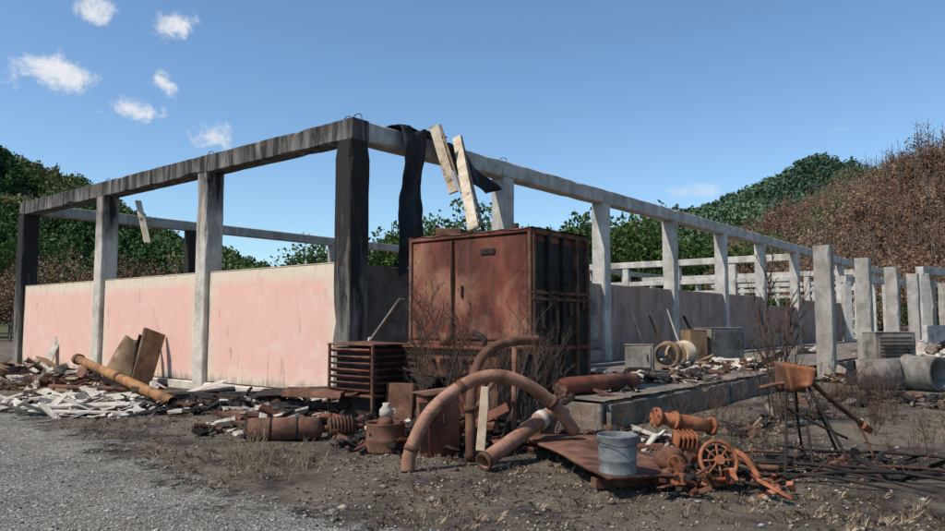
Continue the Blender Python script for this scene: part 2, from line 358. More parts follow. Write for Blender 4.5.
for i,u in enumerate([0]+us[:7]):
    nx=us[i]; a=u+.21+(.03 if i==0 else 0); c=nx-.21
    part(f'side_wall_panel_{i+1}',lambda b:b.box(((a+c)/2,0.03,WH/2-.02-(.2 if i==5 else 0)),(c-a,.24,WH-(.4 if i==5 else 0)),'block' if i==0 else 'pl2',bev=.01))
part('rear_beam',lambda b:b.box((31.6,16.1,H-.2),(62.7,.36,.36),'c_light',bev=.02))
for i,u in enumerate([5.9,13.2,18,23,28,33,38,43,48,53,58]):
    part(f'rear_column_{i+1}',lambda b:b.box((u,16.1,(H-.36)/2-.1),(.40,.4,H-.36+.2),'c_black' if i==0 else 'c_light',bev=.02))
part('rear_wall',lambda b:b.box((15.8,16.1,1.0),(30,.24,2.2),'block',bev=.02))
for k,uu in enumerate([30.5,45.5,60.5]):
    part(f'cross_beam_{k+1}',lambda b:b.box((uu,8.05,H-.62),(.34,15.7,.36),'c_white',bev=.02))
    part(f'cross_lintel_{k+1}',lambda b:b.box((uu,8.05,H-1.75),(.26,15.7,.26),'c_white',bev=.02))
    for j,w in enumerate([3.2,6.4,9.6,12.8]):
        part(f'cross_column_{k+1}_{j+1}',lambda b:b.box((uu,w,(H-.8)/2-.05),(.38,.38,H-.8),'c_white',bev=.02))
def loops(b):
    for (x,y) in [(0.05,.2),(0.05,-.1),(0,5.06),(0,10.4),(2.6,0),(5,0)]:
        b.tube([(x,y-.12,H-.02),(x,y-.10,H+.10),(x,y+.02,H+.14),(x,y+.12,H+.08),(x,y+.10,H-.02)],.009,'dark',6,sm=4)
part('rebar_loops',loops)
def plat(b):
    b.box((31,-2.87,.19),(62,5.2,.42),'slab',bev=.02)
    for i in range(12):
        rough_bar(b,(2.55+i*5.0,-5.52+R.uniform(-.01,.01),.17),(4.9,.09,.42),'slab',0,.2,.03)
    def top(s,t):
        x=-.02+62*s**2.2; y=-.15-5.38*t+(.10*noise.noise(Vector((x*1.7,0,5)))+.06*noise.noise(Vector((x*7,0,5))) if t>.98 else 0)
        return Vector((x,y,.435+.018*noise.noise(Vector((x*1.3,y*1.3,1)))))
    b.sheet(top,240,24,'slab',False)
part('loading_platform',plat)
for i in range(10):
    u=11.5+i*5
    part(f'canopy_column_{i+1}',lambda b:(rough_bar(b,(u,-5.85,1.78),(.42,.42,3.66),'c_light',2,.3,.03),
        [b.tube([(u+dx,-5.85+dy,3.5),(u+dx*1.3,-5.85+dy*1.2,3.8+R.uniform(0,.12))],.01,'rust2',5) for dx in(-.12,.12) for dy in(-.12,.12)]))
part('hanging_board',lambda b:b.beam((.3,9.2,4.95),(.15,8.3,3.7),.16,.04,'roofplank',bev=.004))
part('inner_partition',lambda b:b.box((22,6,.9),(.2,9,1.8),'block',jit=.05))
# ---------------------------------------------------------------- burnt sheet over beam and planks
b=Bd('hanging_burnt_roofing_felt')
def sh1(s,t):
    wd=.74*(1-.12*t)+.05*math.sin(t*9); u=1.02+s*wd+.05*math.sin(t*6); z=H+.06-t*2.85+.04*math.sin(s*9)-(.25*abs(math.sin(s*5+1)) if t>.95 else 0)
    w=-.32-.05*math.sin(s*10+t*4)-.06*math.sin(t*9+s*2)-.08*noise.noise(Vector((s*5,t*8,4)))
    return Vector((u,w,z+.06*noise.noise(Vector((s*4,t*4,1)))))
b.sheet(sh1,22,46,'tarp')
def sh2(s,t):
    u=1.0+s*1.5; w=-.32+t*.7; return Vector((u,w,H+.06+.06*abs(math.sin(s*8+t*4))+.05*noise.noise(Vector((s*6,t*5,3)))))
b.sheet(sh2,20,10,'tarp')
def sh3(s,t):
    a=Vector((1.7,-.35,H+.03)).lerp(Vector((2.6,-.35,H+.0)),s); c=Vector((3.5,-.6,H-1.05)).lerp(Vector((3.95,-.7,H-.9)),s)
    p=a.lerp(c,t); p.y-=.08*math.sin(s*6+t*9); p.z-=.12*math.sin(t*3.1)*(1-s); return p
b.sheet(sh3,10,20,'tarp')
b.done(frame=True,solid=.012)
pl=Bd('leaning_roof_plank'); a=F(2.9,-.26,5.75); 
pl.beam(a,(0.02,12.55,3.18),.20,.06,'roofplank',.5); o=Vector((.10,0,.0)); pl.beam(a+o,Vector((.17,12.55,3.2)),.05,.10,'char',.2); pl.done()
pl=Bd('leaning_roof_plank'); a=F(1.85,-.5,5.75); pl.beam(a,(-.38,14.7,4.2),.20,.05,'roofplank',.8); pl.beam(a+Vector((.14,0,0.02)),Vector((-.22,14.7,4.2)),.05,.08,'ply',.8); pl.done()
# ---------------------------------------------------------------- rusty cabinet
b=Bd('rusted_steel_cabinet')
x0,x1,y0,y1,z0,z1=0.0,1.78,-4.26,-1.6,.46,3.08
b.box(((x0+x1)/2,(y0+y1)/2,(z0+z1)/2),(x1-x0-.08,y1-y0-.08,z1-z0-.04),'rust')
for zc in (z1-.03,z0+.05,1.22):
    b.box((x0+.01,(y0+y1)/2,zc),(.07,y1-y0+.03,.07),'rust',jit=.006)
b.sheet(lambda s,t:Vector((x0-.04+(x1-x0+.08)*s,y0-.04+(y1-y0+.08)*t,z1+.02+.035*noise.noise(Vector((s*4,t*5,8)))-(.03*abs(math.sin(t*14)) if s<.03 else 0))),24,36,'rust2')
b.box(((x0+x1)/2,(y0+y1)/2,z1-.015),(x1-x0+.04,y1-y0+.04,.04),'rust2',jit=.012)
for yy in (y0+.03,y1-.03): b.box((x0+.008,yy,(z0+z1)/2),(.075,.07,z1-z0-.1),'rust2')
b.box((x0-.004,-2.62,2.14),(.05,.03,1.7),'dark')
def pan(yc,wd,zc,hg):
    def fn(s,t): return Vector((x0-.006-.018*math.sin(s*3.14)*math.sin(t*3.14)+.030*noise.noise(Vector((s*2.5+yc,t*2.5,zc))), yc+(s-.5)*wd, zc+(t-.5)*hg))
    b.sheet(fn,24,24,'rust')
pan(-3.43,1.5,2.14,1.68); pan(-2.14,.9,2.14,1.68)
for yy in(-4.1,-2.75,-2.5,-1.75):
    for k in range(7): b.tube([(x0-.03,yy,1.4+k*.25),(x0-.005,yy,1.4+k*.25)],.009,'rust2',6)
b.box((x0-.035,-2.85,2.1),(.03,.04,.22),'dark'); b.box((x0-.03,-3.4,2.75),(.02,.3,.10),'dark')
for xx in (x0+.05,.48,.92,1.36,x1-.05): b.box((xx,y0+.01,(z0+z1)/2),(.07,.10,z1-z0-.1),'dark' if xx>.1 and xx<1 else 'rust2')
for zz in (z0+.1,1.15,1.95,2.05,z1-.06): b.box(((x0+x1)/2,y0+.0,zz),(x1-x0,.07,.05),'rust2',jit=.006)
for i,xx in enumerate((.265,.7,1.14,1.56)):
    for zz,hh in ((1.55,.68),(2.5,.78),(.86,.45)):
        b.box((xx,y0+.03+R.uniform(-.01,.02),zz),(.34,.05,hh),'dark',(0,R.uniform(-.02,.02),0))
    b.box((xx,y0-.02,1.6+.1*i),(.06,.06,.22),'rust2')
for k in range(5): b.tube([(.3+k*.3,y0-.03,2.2),(.3+k*.3,y0-.10,2.22),(.3+k*.3,y0-.10,2.42),(.3+k*.3,y0-.03,2.44)],.014,'dark',6,sm=3)
b.box((.5,-2.2,z1+.10),(.5,.5,.14),'rust2',(0,.05,.3),jit=.02); b.tube([(.9,-3.3,z1),(.9,-3.3,z1+.24)],.07,'dark'); b.box((1.3,-3.0,z1+.08),(.6,.9,.05),'rust2',(0,.08,.5),jit=.02)
b.tube([(.4,-3.9,z1+.06),(1.2,-2.8,z1+.10)],.03,'rust2',8)
b.done(frame=True)
# ---------------------------------------------------------------- machinery base
b=Bd('burnt_machine_base')
b.box((-.42,-3.1,.95),(.74,2.2,.42),'rust2',jit=.015)
b.box((-.45,-3.1,1.185),(.84,2.35,.04),'rust',jit=.012)
b.box((-.48,-2.55,.42),(.7,.7,.66),'dark',jit=.02); b.box((-.5,-3.7,.40),(.66,.9,.72),'rust2',jit=.02)
b.box((-.85,-3.65,.42),(.03,.70,.55),'rust',jit=.01)
for k in range(5): b.box((-.80,-2.3-.0,.70+k*.10),(.04,.6,.05),'dark',(0,.5,0))
for k in range(6): b.tube([(-.80,-2.9-k*.16,.98),(-.87,-2.9-k*.16,.98)],.035,'rusto' if k%2 else 'dark',10)
b.tube([(-.86,-2.0,1.0),(-.95,-2.0,1.0)],.12,'rust2',18); b.tube([(-.95,-2.0,1.0),(-.99,-2.0,1.0)],.07,'dark',14)
for y in(-2.05,-4.15): b.box((-.78,y,.5),(.07,.07,1.0),'rust2')
b.tube([(-.9,-4.2,.9),(-1.0,-3.4,.75),(-1.0,-2.6,.8),(-.8,-2.0,.9)],.025,'dark',8,sm=5)
b.box((-1.05,-2.55,.3),(.4,.5,.6),'rust2',(0,.08,.1),jit=.02); b.tube([(-1.1,-2.9,.15),(-1.1,-3.6,.2)],.14,'dark',16,.015); b.tube([(-.6,-3.0,1.2),(-.6,-3.0,1.42)],.10,'rust2',14); b.tube([(-.5,-3.7,1.2),(-.5,-3.7,1.32),(-.5,-3.5,1.42)],.05,'dark',10)
b.done(frame=True)
b=Bd('rusted_louvre_unit')
lx,ly=-1.1,-1.72
for dx in(-.4,.4):
    for dy in(-.52,.52): b.box((lx+dx,ly+dy,.62),(.05,.05,1.24),'rust2')
b.box((lx+.05,ly,.82),(.66,.98,.70),'dark'); b.box((lx,ly,1.22),(.86,1.10,.04),'rust2',jit=.02); b.box((lx,ly,.40),(.84,1.08,.05),'rust2',jit=.01)
for k in range(7): b.box((lx-.40,ly,.49+k*.105),(.07,.96,.022),'rust' if k%3==0 else 'rust2',(0,.6,R.uniform(-.02,.02)),jit=.012); b.box((lx,ly-.52,.49+k*.105),(.76,.07,.022),'rust2',(-.6,0,0),jit=.008)
b.box((lx+.05,ly,.2),(.6,.9,.38),'dark',jit=.03)
b.done(frame=True)
b=Bd('leaning_board'); b.beam(F(-.25,-.9,1.25),F(-.1,-1.5,2.0),.18,.04,'greyp'); b.beam(F(-.3,-.6,.1),F(-.22,-.85,1.3),.2,.04,'ash'); b.done()
b=Bd('rusted_steel_locker'); b.box((-.42,8.95,.36),(.42,.34,.72),'rust',(0.03,-.04,.5),bev=.015,jit=.01); b.box((-.47,8.75,.36),(.36,.02,.60),'rust2',(0.03,-.04,.5)); b.box((-.33,8.72,.45),(.03,.03,.12),'dark',(0,0,.5)); b.box((-.44,8.94,.74),(.48,.40,.02),'rust2',(.03,-.04,.5),jit=.01)
b.done()
b=Bd('timber_offcut'); b.beam((.09,8.75,.02),(.16,9.0,.80),.11,.03,'plank',.2); b.done()
# ---------------------------------------------------------------- pipes
b=Bd('arched_duct_pipe')
A=[(-.69,7.9,.0),(-.655,7.95,.237),(-.464,8.05,.606),(-.134,8.15,.873),(.205,8.3,.985),(.553,8.4,.909),(.915,8.55,.662),(1.20,8.7,.30)]
b.tube(A,.074,'rusttan',18,.012,sm=6)
for i,k in ((1,.082),(6,.09)): 
    p=Vector(A[i]);d=(Vector(A[i+1])-Vector(A[i-1])).normalized(); b.tube([p-d*.03,p+d*.03],k,'rust2',18)
b.tube([Vector(A[3])-Vector((.02,.01,.02)),Vector(A[3])+Vector((.03,.01,.02))],.081,'rust2',18)
b.done()
b=Bd('bent_drain_pipe'); 
b.tube([(.12,7.95,.10),(.50,8.4,.28),(.86,8.8,.46),(1.0,8.95,.5),(1.12,9.15,.47)],.088,'rusttan',18,.015,sm=4)
b.tube([(.78,8.72,.42),(.84,8.78,.45)],.11,'ash',18); b.tube([(.11,7.94,.095),(.15,7.985,.115)],.10,'rust2',18,.02); b.done()
b=Bd('elbow_pipe'); b.tube([(-.02,8.55,.0),(-.02,8.6,.60),(.03,8.8,1.0),(.20,9.0,1.25),(.5,9.25,1.34),(.85,9.5,1.36)],.06,'rust2',14,.01,sm=5)
b.tube([(-.02,8.6,.55),(-.02,8.6,.62)],.08,'rust2'); b.done()
b=Bd('scrap_pipe'); b.tube([(.35,9.1,.02),(.75,9.5,1.15)],.05,'dark',12,.008); b.tube([(.5,9.0,.02),(.55,9.6,1.3)],.035,'rust2',10); b.tube([(-.3,9.2,.02),(.3,9.1,.9)],.03,'rust2',10); b.tube([(-.5,9.1,.02),(-.2,9.7,1.2)],.02,'dark',8); b.tube([(.6,9.0,.3),(1.3,9.6,.62)],.05,'rust2',10); b.beam((.9,9.3,.1),(1.25,10.2,.7),.16,.03,'rust2',.5); b.done()
b=Bd('ochre_steel_pipe'); b.tube([(-5.35,13.2,.15),(-7.6,15.9,.36),(-10.2,19.0,.62)],.105,'yel',18,.012); b.tube([(-7.6,15.9,.36),(-7.75,16.08,.374)],.12,'rust2',18); b.tube([(-10.1,18.9,.61),(-10.25,19.05,.62)],.14,'rust2',18,.03); b.done()
b=Bd('rusty_pipe'); b.tube([(-10.4,17.2,.1),(-6.6,15.2,.18)],.05,'rust2',10); b.tube([(-11,18.2,.2),(-9.2,17.4,.1)],.09,'rust2',12,.01); b.done()
b=Bd('broken_furniture_panel')
def fp(s,t):
    w=.75*(1-.55*t**2); return Vector((-8.55+(s-.5)*w+.18*t,17.6+.35*t-.12*math.sin(s*3),.05+t*1.15+.06*math.sin(s*5)))
b.sheet(fp,10,10,'ply'); b.done(solid=.03)
b=Bd('leaning_plywood'); b.beam((-8.0,17.7,.0),(-7.85,18.1,1.35),.55,.03,'ply',1.35,jit=.03); b.beam((-8.2,17.9,.0),(-8.1,18.3,1.2),.5,.03,'dark',1.2); b.done()
b=Bd('leaning_board'); b.beam((-12.9,22.1,0),(-12.6,22.5,1.35),.3,.04,'ash',.3); b.beam((-12.0,21.5,0.1),(-12.9,22.0,.5),.4,.05,'ply',.3); b.done()
def rubble(name,c,rx,ry,n,mats,lo=.05,hi=.3,hp=.25,long=.3,flat=.25,rotz=0):
    b=Bd(name)
    for k in range(n):
        a=R.uniform(0,6.28);r=R.random()**.6; x=math.cos(a)*r*rx;y=math.sin(a)*r*ry
        x,y=x*math.cos(rotz)-y*math.sin(rotz),x*math.sin(rotz)+y*math.cos(rotz)
        s=lo+(hi-lo)*R.random()**1.8; L_=s*(R.uniform(2,5) if R.random()<long else R.uniform(.8,1.6))
        z=c[2]+hp*(1-r)*R.random()+s*flat*.5
        b.box((c[0]+x,c[1]+y,z),(L_,s*R.uniform(.4,1),s*R.uniform(flat*.3,flat)),R.choice(mats),(R.gauss(0,.3),R.gauss(0,.28),R.uniform(0,6.28)),bev=.004,jit=s*.12)
    return b.done()
rubble('rubble_heap',(-7.4,14.0,0),2.3,1.6,420,['ash','char','ash','whitep','ash','ash','greyp'],.03,.30,.22,.35,.2)
rubble('rubble_heap',(-7.0,13.2,0),2.1,1.1,240,['ash','whitep','ash','char'],.02,.34,.08,.3,.12)
rubble('rubble_heap',(-4.0,13.2,0),2.2,.9,320,['char','char','rust2','char','ash','dark'],.03,.2,.28,.6,.5)
rubble('rubble_heap',(-9.6,17.6,0),2.4,1.2,160,['ash','rust2','char','rust2','ply'],.05,.35,.3,.4,.3)
rubble('rubble_heap',(-13,20.5,0),3,1.5,140,['ash','greyp','char','ply'],.06,.4,.4,.3,.5)
rubble('rubble_heap',(-2.4,11.0,0),1.7,1.1,300,['char','rust2','dark','char','ash','rust'],.02,.18,.24,.5,.5)
rubble('scrap_heap',(.1,9.7,0),1.5,.9,260,['rust2','dark','rust','char','rusto'],.02,.2,.4,.5,.5)
rubble('scrap_heap',(-.9,9.6,0),.9,.6,150,['rust2','dark','char','rust2'],.02,.16,.25,.5,.5)
rubble('scrap_heap',(1.9,9.9,0),.9,.7,110,['rust2','dark','char','ash'],.02,.14,.15,.5,.5)
b=Bd('charred_timbers')
for p0,p1,w,h,m in [((-7.9,13.0,.08),(-6.1,13.2,.10),.32,.05,'ash'),((-8.6,14.0,.1),(-7.2,14.4,.16),.3,.05,'ash'),((-7.6,12.7,.05),(-5.6,12.4,.07),.16,.06,'ash'),((-6.3,13.9,.12),(-4.6,14.3,.3),.2,.06,'char'),
    ((-6.2,15.0,.1),(-2.6,12.9,.35),.14,.10,'char'),((-5.6,14.2,.2),(-2.2,12.6,.15),.10,.12,'dark'),((-5.0,13.4,.1),(-2.0,12.2,.2),.2,.06,'char'),((-4.4,12.6,.05),(-2.3,11.6,.12),.12,.08,'rust2'),((-5.6,14.5,.2),(-5.0,15.0,.4),.4,.04,'ash'),((-3.2,12.6,.4),(-2.1,12.0,.42),.18,.1,'rust2'),((-3.9,13.4,.3),(-1.8,12.6,.45),.5,.02,'dark'),((-2.6,12.9,.2),(-1.7,11.9,.5),.4,.02,'rust2')]:
    b.beam(p0,p1,w,h,m,R.uniform(-.3,.3),jit=.03)
b.done()
b=Bd('rusted_gas_cylinder'); c0=Vector((-2.95,9.75,.17)); c1=Vector((-2.0,9.9,.17)); d=(c1-c0).normalized()
L_=(c1-c0).length
pts=[c0,c0+d*.02]+[c0+d*(L_-.12)]+[c0+d*(L_-.12+.12*math.sin(k/5*1.57)) for k in range(1,6)]
b.tube(pts,.16,'rust2',20,rads=[.14,.155,.155]+[.155*math.cos(k/5.3*1.57)+.005 for k in range(1,6)]); b.tube([c0-d*.05,c0+d*.03],.12,'dark',18,.02); b.tube([c1-d*.02,c1+d*.1],.04,'rust2',10); b.box(c1+d*.14,(.06,.06,.12),'dark')
for f in(.3,.65): b.tube([c0+d*(L_*f-.015),c0+d*(L_*f+.015)],.162,'dark',20)
b.done()
b=Bd('rusted_motor'); b.tube([(-1.95,10.0,.17),(-1.62,10.1,.17)],.14,'rust2',18,rads=[.14,.12]); [b.tube([(-1.93+k*.045,10.0+k*.013,.17),(-1.92+k*.045,10.003+k*.013,.17)],.15,'rust2',18) for k in range(7)]; b.box((-1.8,10.05,.03),(.35,.25,.05),'dark'); b.tube([(-1.62,10.1,.17),(-1.5,10.13,.17)],.03,'rusto',8); b.done()
b=Bd('rusted_drum'); dx,dy=-1.08,9.2
b.tube([(dx,dy,0),(dx,dy,.02),(dx,dy,.12),(dx,dy,.14),(dx,dy,.16),(dx,dy,.33),(dx,dy,.35)],.24,'rust2',26,.012,rads=[.25,.245,.24,.25,.24,.24,.252])
b.tube([(dx,dy,.28),(dx,dy,.29)],.228,'rust',24); b.tube([(dx,dy,.29),(dx,dy,.42)],.09,'rust2',16,rads=[.12,.07]); b.done()
b=Bd('enamel_jug'); b.tube([(dx,dy+.02,.41),(dx,dy+.02,.43),(dx,dy+.02,.50),(dx,dy+.02,.54),(dx,dy+.02,.58)],.08,'whitep',16,rads=[.06,.085,.08,.04,.045]); b.tube([(dx+.07,dy+.02,.5),(dx+.12,dy+.02,.5),(dx+.11,dy+.02,.45),(dx+.07,dy+.02,.43)],.01,'whitep',6,sm=3); b.done()
# ---------------------------------------------------------------- plate, bucket
b=Bd('rusted_steel_plate')
Q=[Vector((.62,9.0,.20)),Vector((1.22,6.75,.16)),Vector((2.15,7.15,.12)),Vector((1.6,9.3,.16))]
b.sheet(lambda s,t:(Q[0].lerp(Q[1],t)).lerp(Q[3].lerp(Q[2],t),s)+Vector((.02*noise.noise(Vector((t*6,s*3,1))),0,.03*noise.noise(Vector((s*3,t*3,2))))),14,18,'rust2')
o=b.done(solid=.03)
b=Bd('plate_support'); b.beam((.75,8.6,.06),(1.9,8.8,.06),.1,.12,'dark'); b.beam((1.15,7.1,.06),(2.0,7.4,.04),.1,.10,'rust2'); b.done()
b=Bd('galvanised_bucket'); bx,by,bz=1.37,7.0,.175
b.tube([(bx,by,bz+t) for t in (0,.01,.02,.03,.12,.13,.14,.33,.345,.36)],.17,'galv',32,.004,rads=[.172,.176,.176,.170,.174,.179,.175,.182,.189,.189])
b.tube([(bx,by,bz+.02),(bx,by,bz+.026)],.163,'galv',28)
for sg in(-1,1): b.box((bx+sg*.186,by,bz+.31),(.015,.05,.05),'galv',bev=.003)
b.tube([(bx-.2,by,bz+.32),(bx-.19,by-.1,bz+.30),(bx,by-.21,bz+.27),(bx+.19,by-.1,bz+.30),(bx+.2,by,bz+.32)],.004,'dark',6,sm=5)
b.done()
# ---------------------------------------------------------------- engine scrap
b=Bd('rusted_engine_pump')
def flange(p,d,r,t=.02,m='rusto',bolts=6):
    p=Vector(p);d=Vector(d).normalized(); b.tube([p-d*t,p+d*t],r,m,20); o=d.orthogonal().normalized(); q=d.cross(o)
    for k in range(bolts):
        a=k*6.283/bolts; c=p+(o*math.cos(a)+q*math.sin(a))*r*.8; b.tube([c-d*(t+.015),c+d*(t+.015)],.014,'rust2',6)
p0=Vector((1.88,7.55,.62));p1=Vector((2.5,7.75,.50)); d=(p1-p0)
b.tube([p0,p0.lerp(p1,.3),p0.lerp(p1,.34),p0.lerp(p1,.7),p1],.085,'rusto',18,rads=[.06,.065,.075,.075,.065]); flange(p0,d,.10); flange(p0.lerp(p1,.32),d,.095,bolts=0); flange(p1,d,.095)
b.tube([p0.lerp(p1,.5),p0.lerp(p1,.5)+Vector((0,0,-.3))],.06,'rusto',14); flange(p0.lerp(p1,.5)+Vector((0,0,-.14)),(0,0,1),.10)
def lump(c,sc,mat,rot=(0,0,0)):
    tb=bmesh.new(); bmesh.ops.create_icosphere(tb,subdivisions=3,radius=1)
    for v in tb.verts: v.co*=1+.18*noise.noise(v.co*2.2+Vector(c))
    b.add(tb,Matrix.Translation(c)@Euler(rot).to_matrix().to_4x4()@Matrix.Diagonal((*sc,1)),mat,True)
lump((1.95,7.3,.24),(.16,.12,.13),'rust2',(0,.3,.2)); lump((2.2,7.55,.28),(.15,.15,.17),'rusto'); lump((2.55,7.5,.2),(.13,.1,.12),'rust2')
b.tube([(1.95,7.18,.24),(1.94,7.08,.24)],.07,'rust',16); flange((1.94,7.08,.24),(0,1,0),.085)
b.box((2.1,7.35,.07),(.75,.5,.10),'rust2',(0,.05,.2),jit=.02)
for k in range(5): b.box((2.05+k*.045,7.46,.42),(.015,.2,.13),'rusto',(.2,.1,.1),bev=.003)
wc=Vector((2.36,7.12,.27)); wn=Vector((.1,-1,.35)).normalized(); o=wn.orthogonal().normalized(); q=wn.cross(o)
ring=[wc+(o*math.cos(a)+q*math.sin(a))*.18 for a in [k*6.2832/24 for k in range(25)]]
b.tube(ring,.020,'rusto',8,cap=False); b.tube([wc-wn*.05,wc+wn*.05],.045,'rusto',14)
b.tube([wc+(o*math.cos(a)+q*math.sin(a))*.10 for a in [k*6.2832/16 for k in range(17)]],.010,'rust2',6,cap=False)
b.tube([wc-wn*.06,wc-wn*.02],.15,'dark',20)
for k in range(8):
    a=k*6.2832/8; b.tube([wc,wc+(o*math.cos(a)+q*math.sin(a))*.175],.011,'rusto',6)
b.tube([wc+wn*-.05,wc+Vector((-.1,.4,-.1))],.04,'rust2',10)
b.tube([(2.45,7.3,.35),(2.62,7.2,.30),(2.7,7.0,.12)],.03,'rusto',10,sm=4); b.tube([(2.5,7.5,.3),(2.9,7.4,.12)],.03,'rust2',10)
for k in range(70):
    x=R.uniform(1.75,3.05);y=R.uniform(6.75,7.7); b.box((x,y,R.uniform(.02,.2)*(1 if x<2.7 else .4)),(R.uniform(.04,.26),R.uniform(.02,.08),R.uniform(.01,.05)),R.choice(['rust2','rusto','dark','rust','rust2']),(R.gauss(0,.5),R.gauss(0,.5),R.uniform(0,6)),bev=.004,jit=.008)
for k in range(22):
    x=R.uniform(1.8,2.9);y=R.uniform(6.75,7.6);a=R.uniform(0,6.28);l=R.uniform(.15,.4); b.tube([(x,y,.05+R.random()*.15),(x+math.cos(a)*l,y+math.sin(a)*l,.03+R.random()*.2)],R.uniform(.008,.03),R.choice(['rusto','rust2','dark']),10)
b.done()
# ---------------------------------------------------------------- hopper stand
b=Bd('rusted_feed_hopper_stand')
hc=Vector((3.5,7.95,1.0))
b.sheet(lambda s,t:hc+Vector(((s-.5)*.34*(.6+.4*t),-.12+.05*math.sin(s*3),(t-.5)*.32*(1-.4*s))),6,6,'rusto')
b.sheet(lambda s,t:hc+Vector((-.15*(.6+.4*t)+.0,(s-.3)*.3,(t-.5)*.32)),6,6,'rust2')
b.sheet(lambda s,t:hc+Vector(((s-.5)*.33,.15,(t-.5)*.30-.03)),6,6,'rust2')
b.sheet(lambda s,t:hc+Vector((.15*(.6+.4*t),(s-.3)*.3,(t-.5)*.22)),6,6,'rust2')
o1=b.done(solid=.012)
b=Bd('legs')
for p,q,r,m in [((3.35,7.9,.85),(3.2,7.6,0),.016,'dark'),((3.6,7.9,.9),(3.95,7.6,.0),.018,'dark'),((3.55,8.1,.9),(3.8,8.5,0),.016,'dark'),((3.6,7.95,1.0),(4.45,8.4,.42),.028,'rust2'),((3.7,8.0,.8),(4.1,8.2,.0),.016,'dark'),((3.3,7.9,.7),(4.0,7.9,.35),.014,'dark'),((3.2,7.8,.3),(3.9,7.7,.25),.013,'dark'),((4.35,8.35,.45),(4.5,8.3,0.05),.016,'rust2'),((3.55,7.85,.5),(3.5,7.6,0),.016,'dark'),((3.45,7.95,.95),(3.2,8.2,.86),.02,'rust2')]:
    b.tube([p,Vector(p).lerp(Vector(q),.5)+Vector((R.uniform(-.02,.02),0,R.uniform(-.02,.02))),q],r,m,8,sm=3)
b.box((4.46,8.38,.40),(.13,.11,.09),'rusto',(.3,.5,.2),jit=.015)
lg=b.done(); lg.parent=o1
b=Bd('steel_rods')
for p,q in [((3.0,8.1,.06),(4.2,6.75,.05)),((3.2,8.2,.05),(4.7,6.9,.08)),((3.5,8.0,.04),(5.2,7.4,.05)),((2.7,7.6,.04),(3.9,7.0,.03)),((3.9,8.9,.04),(5.6,7.8,.1)),((2.9,7.9,.10),(4.0,7.4,.06)),((2.6,8.3,.06),(3.6,8.6,.08)),((3.0,7.4,.03),(4.6,7.3,.1))]:
    m=Vector(p).lerp(Vector(q),.5)+Vector((R.uniform(-.1,.1),0,.05)); b.tube([p,m,q],R.uniform(.008,.02),R.choice(['dark','dark','rust2']),8,sm=4)
for k in range(6):
    x,y=R.uniform(2.8,5.5),R.uniform(7.4,9.5); pts=[(x,y,.02)]
    for j in range(6): x+=R.uniform(-.1,.3);y+=R.uniform(-.25,.25); pts.append((x,y,R.uniform(.02,.25)))
    b.tube(pts,.005,'rust2',5,sm=4)
b.done()
rubble('scrap_heap',(3.9,8.0,0),1.4,.7,130,['dark','char','rust2','char'],.02,.14,.12,.5,.4)
# ---------------------------------------------------------------- platform things
PZ=.45
b=Bd('red_gas_cylinder'); b.tube([(1.35,11.35,PZ+.14),(1.42,11.42,PZ+.14),(2.7,12.6,PZ+.14),(2.85,12.74,PZ+.14)],.14,'rust',20,rads=[.09,.14,.14,.08]); b.tube([(1.25,11.26,PZ+.14),(1.36,11.36,PZ+.14)],.05,'rust2',10); b.tube([(1.5,11.9,PZ+.1),(2.6,13.1,PZ+.1)],.09,'rust2',14,.01); b.done()
def appliance(name,c,sz,rz,mat,door=True,tilt=0):
    b=Bd(name); e=Euler((tilt,0,rz)); mx=Matrix.Translation(c)@e.to_matrix().to_4x4()
    def bb(o,s,m): b.box(mx@Vector(o),s,m,e,bev=.012,jit=.008)
    bb((0,0,sz[2]/2),sz,mat)
    if door:
        bb((0,-sz[1]/2-.012,sz[2]*.55),(sz[0]*.86,.025,sz[2]*.78),mat); bb((sz[0]*.3,-sz[1]/2-.04,sz[2]*.55),(.02,.04,sz[2]*.25),'dark'); bb((0,-sz[1]/2-.01,sz[2]*.08),(sz[0]*.9,.02,sz[2]*.07),'dark')
    bb((0,0,sz[2]+.01),(sz[0]*1.03,sz[1]*1.03,.02),mat)
    return b.done()
appliance('scorched_stove',(3.85,16.9,PZ),(.62,.55,.6),-.3,'greyp')
appliance('scorched_cabinet',(6.8,20.2,PZ),(1.25,.6,.95),.5,'greyp')
appliance('scorched_cabinet',(5.95,19.7,PZ),(.5,.5,.9),.2,'ply',False)
def ringpipe(name,c,d,r,l,mat='whitep',t=.06):
    b=Bd(name); c=Vector(c);d=Vector(d).normalized(); b.tube([c-d*l/2,c-d*(l/2-.08),c-d*(l/2-.1),c+d*l/2],r,mat,28,t,rads=[r+.03,r+.03,r,r]); return b.done()
ringpipe('concrete_pipe_ring',(4.75,17.9,PZ+.33),(-.4,-1,0),.30,.7,'ply',.05)
ringpipe('concrete_pipe_ring',(5.25,18.5,PZ+.33),(-.7,-1,0),.30,.6,'plank',.05)
ringpipe('concrete_pipe_ring',(10.35,16.9,.42),(.5,-1,0),.38,.75,'greyp',.05)
ringpipe('concrete_pipe_ring',(9.55,17.3,.37),(1,-.5,.1),.34,.9,'greyp',.05)
appliance('scorched_control_cabinet',(10.9,19.2,.0),(1.15,.5,1.3),.15,'greyp')
b=Bd('vent_grille'); [b.box((10.9,18.85,.62+k*.09),(.9,.03,.03),'dark',(.5,0,.15)) for k in range(7)]; b.done()
rubble('rubble_heap',(11.6,19.5,0),2.6,1.3,200,['ash','greyp','char','rust2','ash'],.06,.4,.3,.3,.5)
rubble('rubble_heap',(16,26,.0),5,4,380,['ash','greyp','char','ash','slab'],.08,.7,.7,.3,.6)
rubble('platform_debris',(3.2,14.6,PZ),1.7,1.0,220,['ash','char','rust2','slab','char'],.02,.18,.12,.3,.4)
